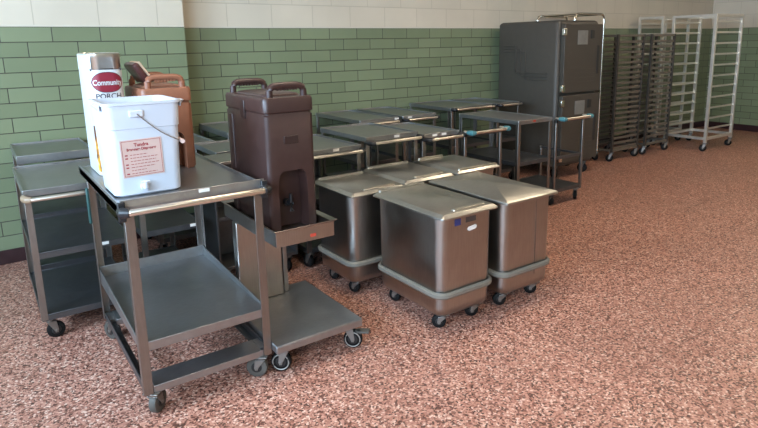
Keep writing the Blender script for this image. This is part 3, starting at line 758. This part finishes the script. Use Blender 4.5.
# ------------------------------------------------------------------ insulated cabinet
def cabinet():
    x0, x1, y0, y1, zt = 4.93, 5.61, 3.93, 4.83, 1.675
    w, d = x1 - x0, y1 - y0
    t = thing('insulated_cabinet', 'tall charcoal two-door insulated food cabinet on casters', 'cabinet', ((x0 + x1) / 2, y0, 0))
    def prof(z, g=0., r=.05): return rrect(0, d / 2 + .02, w - 2 * g, d - .04 - 2 * g, r, z, 5)
    MB().loft([prof(.14, .01), prof(.15), prof(zt - .03), prof(zt - .012, .008), prof(zt, .03, .04)]).build('shell', M['grey_box'], t)
    # stepped relief lines on the left flank
    g = MB(); xs = -w / 2
    for k in range(3):
        dz = .035 * k; ya = .62 - .07 * k
        for (z0, base) in ((1.02, 0),):
            zz = 1.13 - dz; top = 1.42 - dz * .9
            g.box(xs - .010, xs + .002, .18, ya, zz - .005, zz + .005)
            g.box(xs - .010, xs + .002, ya - .008, ya + .008, zz, top)
            g.box(xs - .010, xs + .002, ya, .80, top - .005, top + .005)
    g.build('flank_relief', M['grey_box'], t, bevel=.002)
    for z0, z1, nm in ((.93, 1.635, 'upper'), (.19, .905, 'lower')):
        dr = MB().loft([[(a, b, c) for a, c, b in rrect(0, (z0 + z1) / 2, w - .05, z1 - z0, .02, yy, 4)] for yy in (.03, -.012, -.02)])
        do = dr.build('door', M['grey_box'], t, bevel=.004)
        fy = -.02
        MB().box(-.11, .055, fy - .004, fy, z1 - .21, z1 - .065).build('label_window', M['grey_label'], do, bevel=.002)
        MB().box(.105, .165, fy - .008, fy, z1 - .15, z1 - .06).build('thermometer', M['grey_box_dark'], do, bevel=.003)
        MB().box(.225, .262, fy - .007, fy, z1 - .52, z1 - .22).build('door_handle', M['grey_box_dark'], do, bevel=.006)
        rb = MB()
        for k in range(4): rb.box(-.22, .20, fy - .003, fy, z0 + .24 - .045 * k, z0 + .248 - .045 * k)
        rb.build('door_ribs', M['grey_box'], do, bevel=.002)
        for zz in (z0 + .05, z1 - .08):
            MB().box(-w / 2 - .002, -w / 2 + .045, fy - .012, .0, zz - .035, zz + .035).build('hinge', M['chrome'], do, bevel=.004)
    for sx in (-1, 1):
        for yy in (.09, d - .12): caster(t, sx * (w / 2 - .09), yy, .145, .055, .3 * sx)
cabinet()

# ------------------------------------------------------------------ racks
def tube_rack():
    x0, x1, y0, y1, zt = 5.66, 6.205, 4.34, 4.88, 1.765
    w, d = x1 - x0, y1 - y0
    t = thing('tube_rack', 'tall chrome tube rack squeezed between the charcoal cabinet and the dark racks', 'rack', ((x0 + x1) / 2, y0, 0))
    for yy in (0, d):
        f = MB().tube([(-w / 2, yy, .11), (-w / 2, yy, zt - .05), (-w / 2 + .012, yy, zt - .014), (-w / 2 + .05, yy, zt), (w / 2 - .05, yy, zt), (w / 2 - .012, yy, zt - .014), (w / 2, yy, zt - .05), (w / 2, yy, .11)], .014, 10)
        f.build('hoop', M['chrome'], t)
    for sx in (-1, 1):
        MB().tube([(sx * (w / 2 - .06), 0, zt), (sx * (w / 2 - .06), d, zt)], .012, 10).build('top_rail', M['chrome'], t)
        for k in range(20):
            z = .2 + k * .072
            MB().box(sx * w / 2 - .006, sx * w / 2 + .006, .012, d - .012, z, z + .012).build('runner', M['dark_alu'], t)
        for yy in (0, d): caster(t, sx * w / 2, yy, .115, .043, .2)
tube_rack()
GR = 'wheeled sheet-pan racks by the right end of the wall'
def pan_rack(label, x0, x1, y0, y1, zt, nr, z0, mat, pr=.022, rr=.014, lean=0., top_bar=True, cz=.115, base_z=.13, shelf_deep=.05):
    w, d = x1 - x0, y1 - y0
    t = thing('pan_rack', label, 'rack', ((x0 + x1) / 2, y0, 0), 0, GR)
    for sx in (-1, 1):
        for yy in (0, d):
            MB().box(sx * w / 2 - pr / 2, sx * w / 2 + pr / 2, yy - pr / 2, yy + pr / 2, cz, zt).build('upright', M['dark_post'] if mat == M['dark_alu'] else mat, t, bevel=.002)
    dz = (zt - .10 - z0) / (nr - 1)
    for yy, s in ((0, 1), (d, -1)):
        for k in range(nr):
            z = z0 + k * dz; m = MB()
            a, b = (yy - .002, yy + .002), (yy, yy + s * shelf_deep)
            m.box(-w / 2 + pr / 2 - .004, w / 2 - pr / 2 + .004, a[0], a[1], z, z + rr * 1.4)
            m.box(-w / 2 + pr / 2 - .004, w / 2 - pr / 2 + .004, min(b), max(b), z - .003, z)
            m.build('runner', mat, t)
    f = MB()
    for yy in (0, d): f.box(-w / 2 + pr / 2, w / 2 - pr / 2, yy - pr / 2, yy + pr / 2, base_z, base_z + pr)
    for sx in (-1, 1): f.box(sx * w / 2 - pr / 2, sx * w / 2 + pr / 2, pr / 2, d - pr / 2, base_z, base_z + pr)
    f.build('base_frame', mat, t, bevel=.002)
    f = MB()
    for yy in (0, d): f.box(-w / 2 + pr / 2, w / 2 - pr / 2, yy - pr / 2, yy + pr / 2, zt - pr, zt - .002)
    for sx in (-1, 1): f.box(sx * w / 2 - pr / 2, sx * w / 2 + pr / 2, pr / 2, d - pr / 2, zt - pr, zt - .002)
    f.build('top_frame', mat, t, bevel=.002)
    for k, (sx, yy) in enumerate(((-1, .0), (1, .0), (-1, d), (1, d))): caster(t, sx * (w / 2), yy, cz, .045, (.5, .8, .4, .3)[k])
    return t
pan_rack('dark aluminium pan rack with close runners, next to the chrome tube rack', 6.26, 6.79, 4.17, 4.56, 1.53, 22, .15, M['dark_alu'], .028, .020, base_z=.12)
pan_rack('narrower dark aluminium pan rack, next to the pale white rack', 6.97, 7.49, 4.17, 4.42, 1.53, 19, .22, M['dark_alu'], .028, .020, base_z=.12)
pan_rack('pale aluminium rack with wide-spaced rungs beside the right wall', 7.76, 8.45, 3.79, 4.34, 1.77, 11, .29, M['alu'], .036, .016, base_z=.15)
pan_rack('pale aluminium rack against the back wall, half hidden behind the narrower dark rack', 7.70, 8.36, 4.46, 4.80, 1.77, 11, .29, M['alu'], .034, .014, base_z=.15)

# ------------------------------------------------------------------ light
W = bpy.data.worlds.new('world'); SC.world = W; W.use_nodes = True
bg = W.node_tree.nodes['Background']; bg.inputs[0].default_value = (.55, .75, 1., 1); bg.inputs[1].default_value = 1.0
for i, (a, b) in enumerate(wins):
    L = bpy.data.lights.new('window_daylight', 'AREA'); L.shape = 'RECTANGLE'; L.size = WZ1 - WZ0 - .1; L.size_y = b - a - .1
    L.energy = 170; L.color = (.56, .77, 1.)
    o = bpy.data.objects.new('window_daylight', L); COL.objects.link(o)
    o.location = (WX0 - .05, (a + b) / 2, (WZ0 + WZ1) / 2); o.rotation_euler = (0, -PI / 2, 0)

# ------------------------------------------------------------------ camera
F, XC, YC = 583.97, 394.68, 163.94
yaw, pit, rol = (math.radians(v) for v in (35.606, 11.672, -.955))
fw = Vector((math.sin(yaw) * math.cos(pit), math.cos(yaw) * math.cos(pit), -math.sin(pit)))
rt = Vector((math.cos(yaw), -math.sin(yaw), 0)); up = rt.cross(fw)
c, s = math.cos(rol), math.sin(rol)
R_, U_ = c * rt + s * up, -s * rt + c * up
cam = bpy.data.cameras.new('camera'); co = bpy.data.objects.new('camera', cam); COL.objects.link(co)
co.matrix_world = Matrix(((R_.x, U_.x, -fw.x, 0), (R_.y, U_.y, -fw.y, 0), (R_.z, U_.z, -fw.z, 1.47), (0, 0, 0, 1)))
cam.sensor_width = 36; cam.lens = F / 758 * 36
cam.shift_x = (379 - XC) / 758; cam.shift_y = (YC - 214) / 758
SC.camera = co
SC.view_settings.view_transform = 'Standard'; SC.view_settings.look = 'None'
SC.view_settings.exposure = .40; SC.view_settings.gamma = 1
try: SC.view_settings.use_curve_mapping = False
except Exception: pass
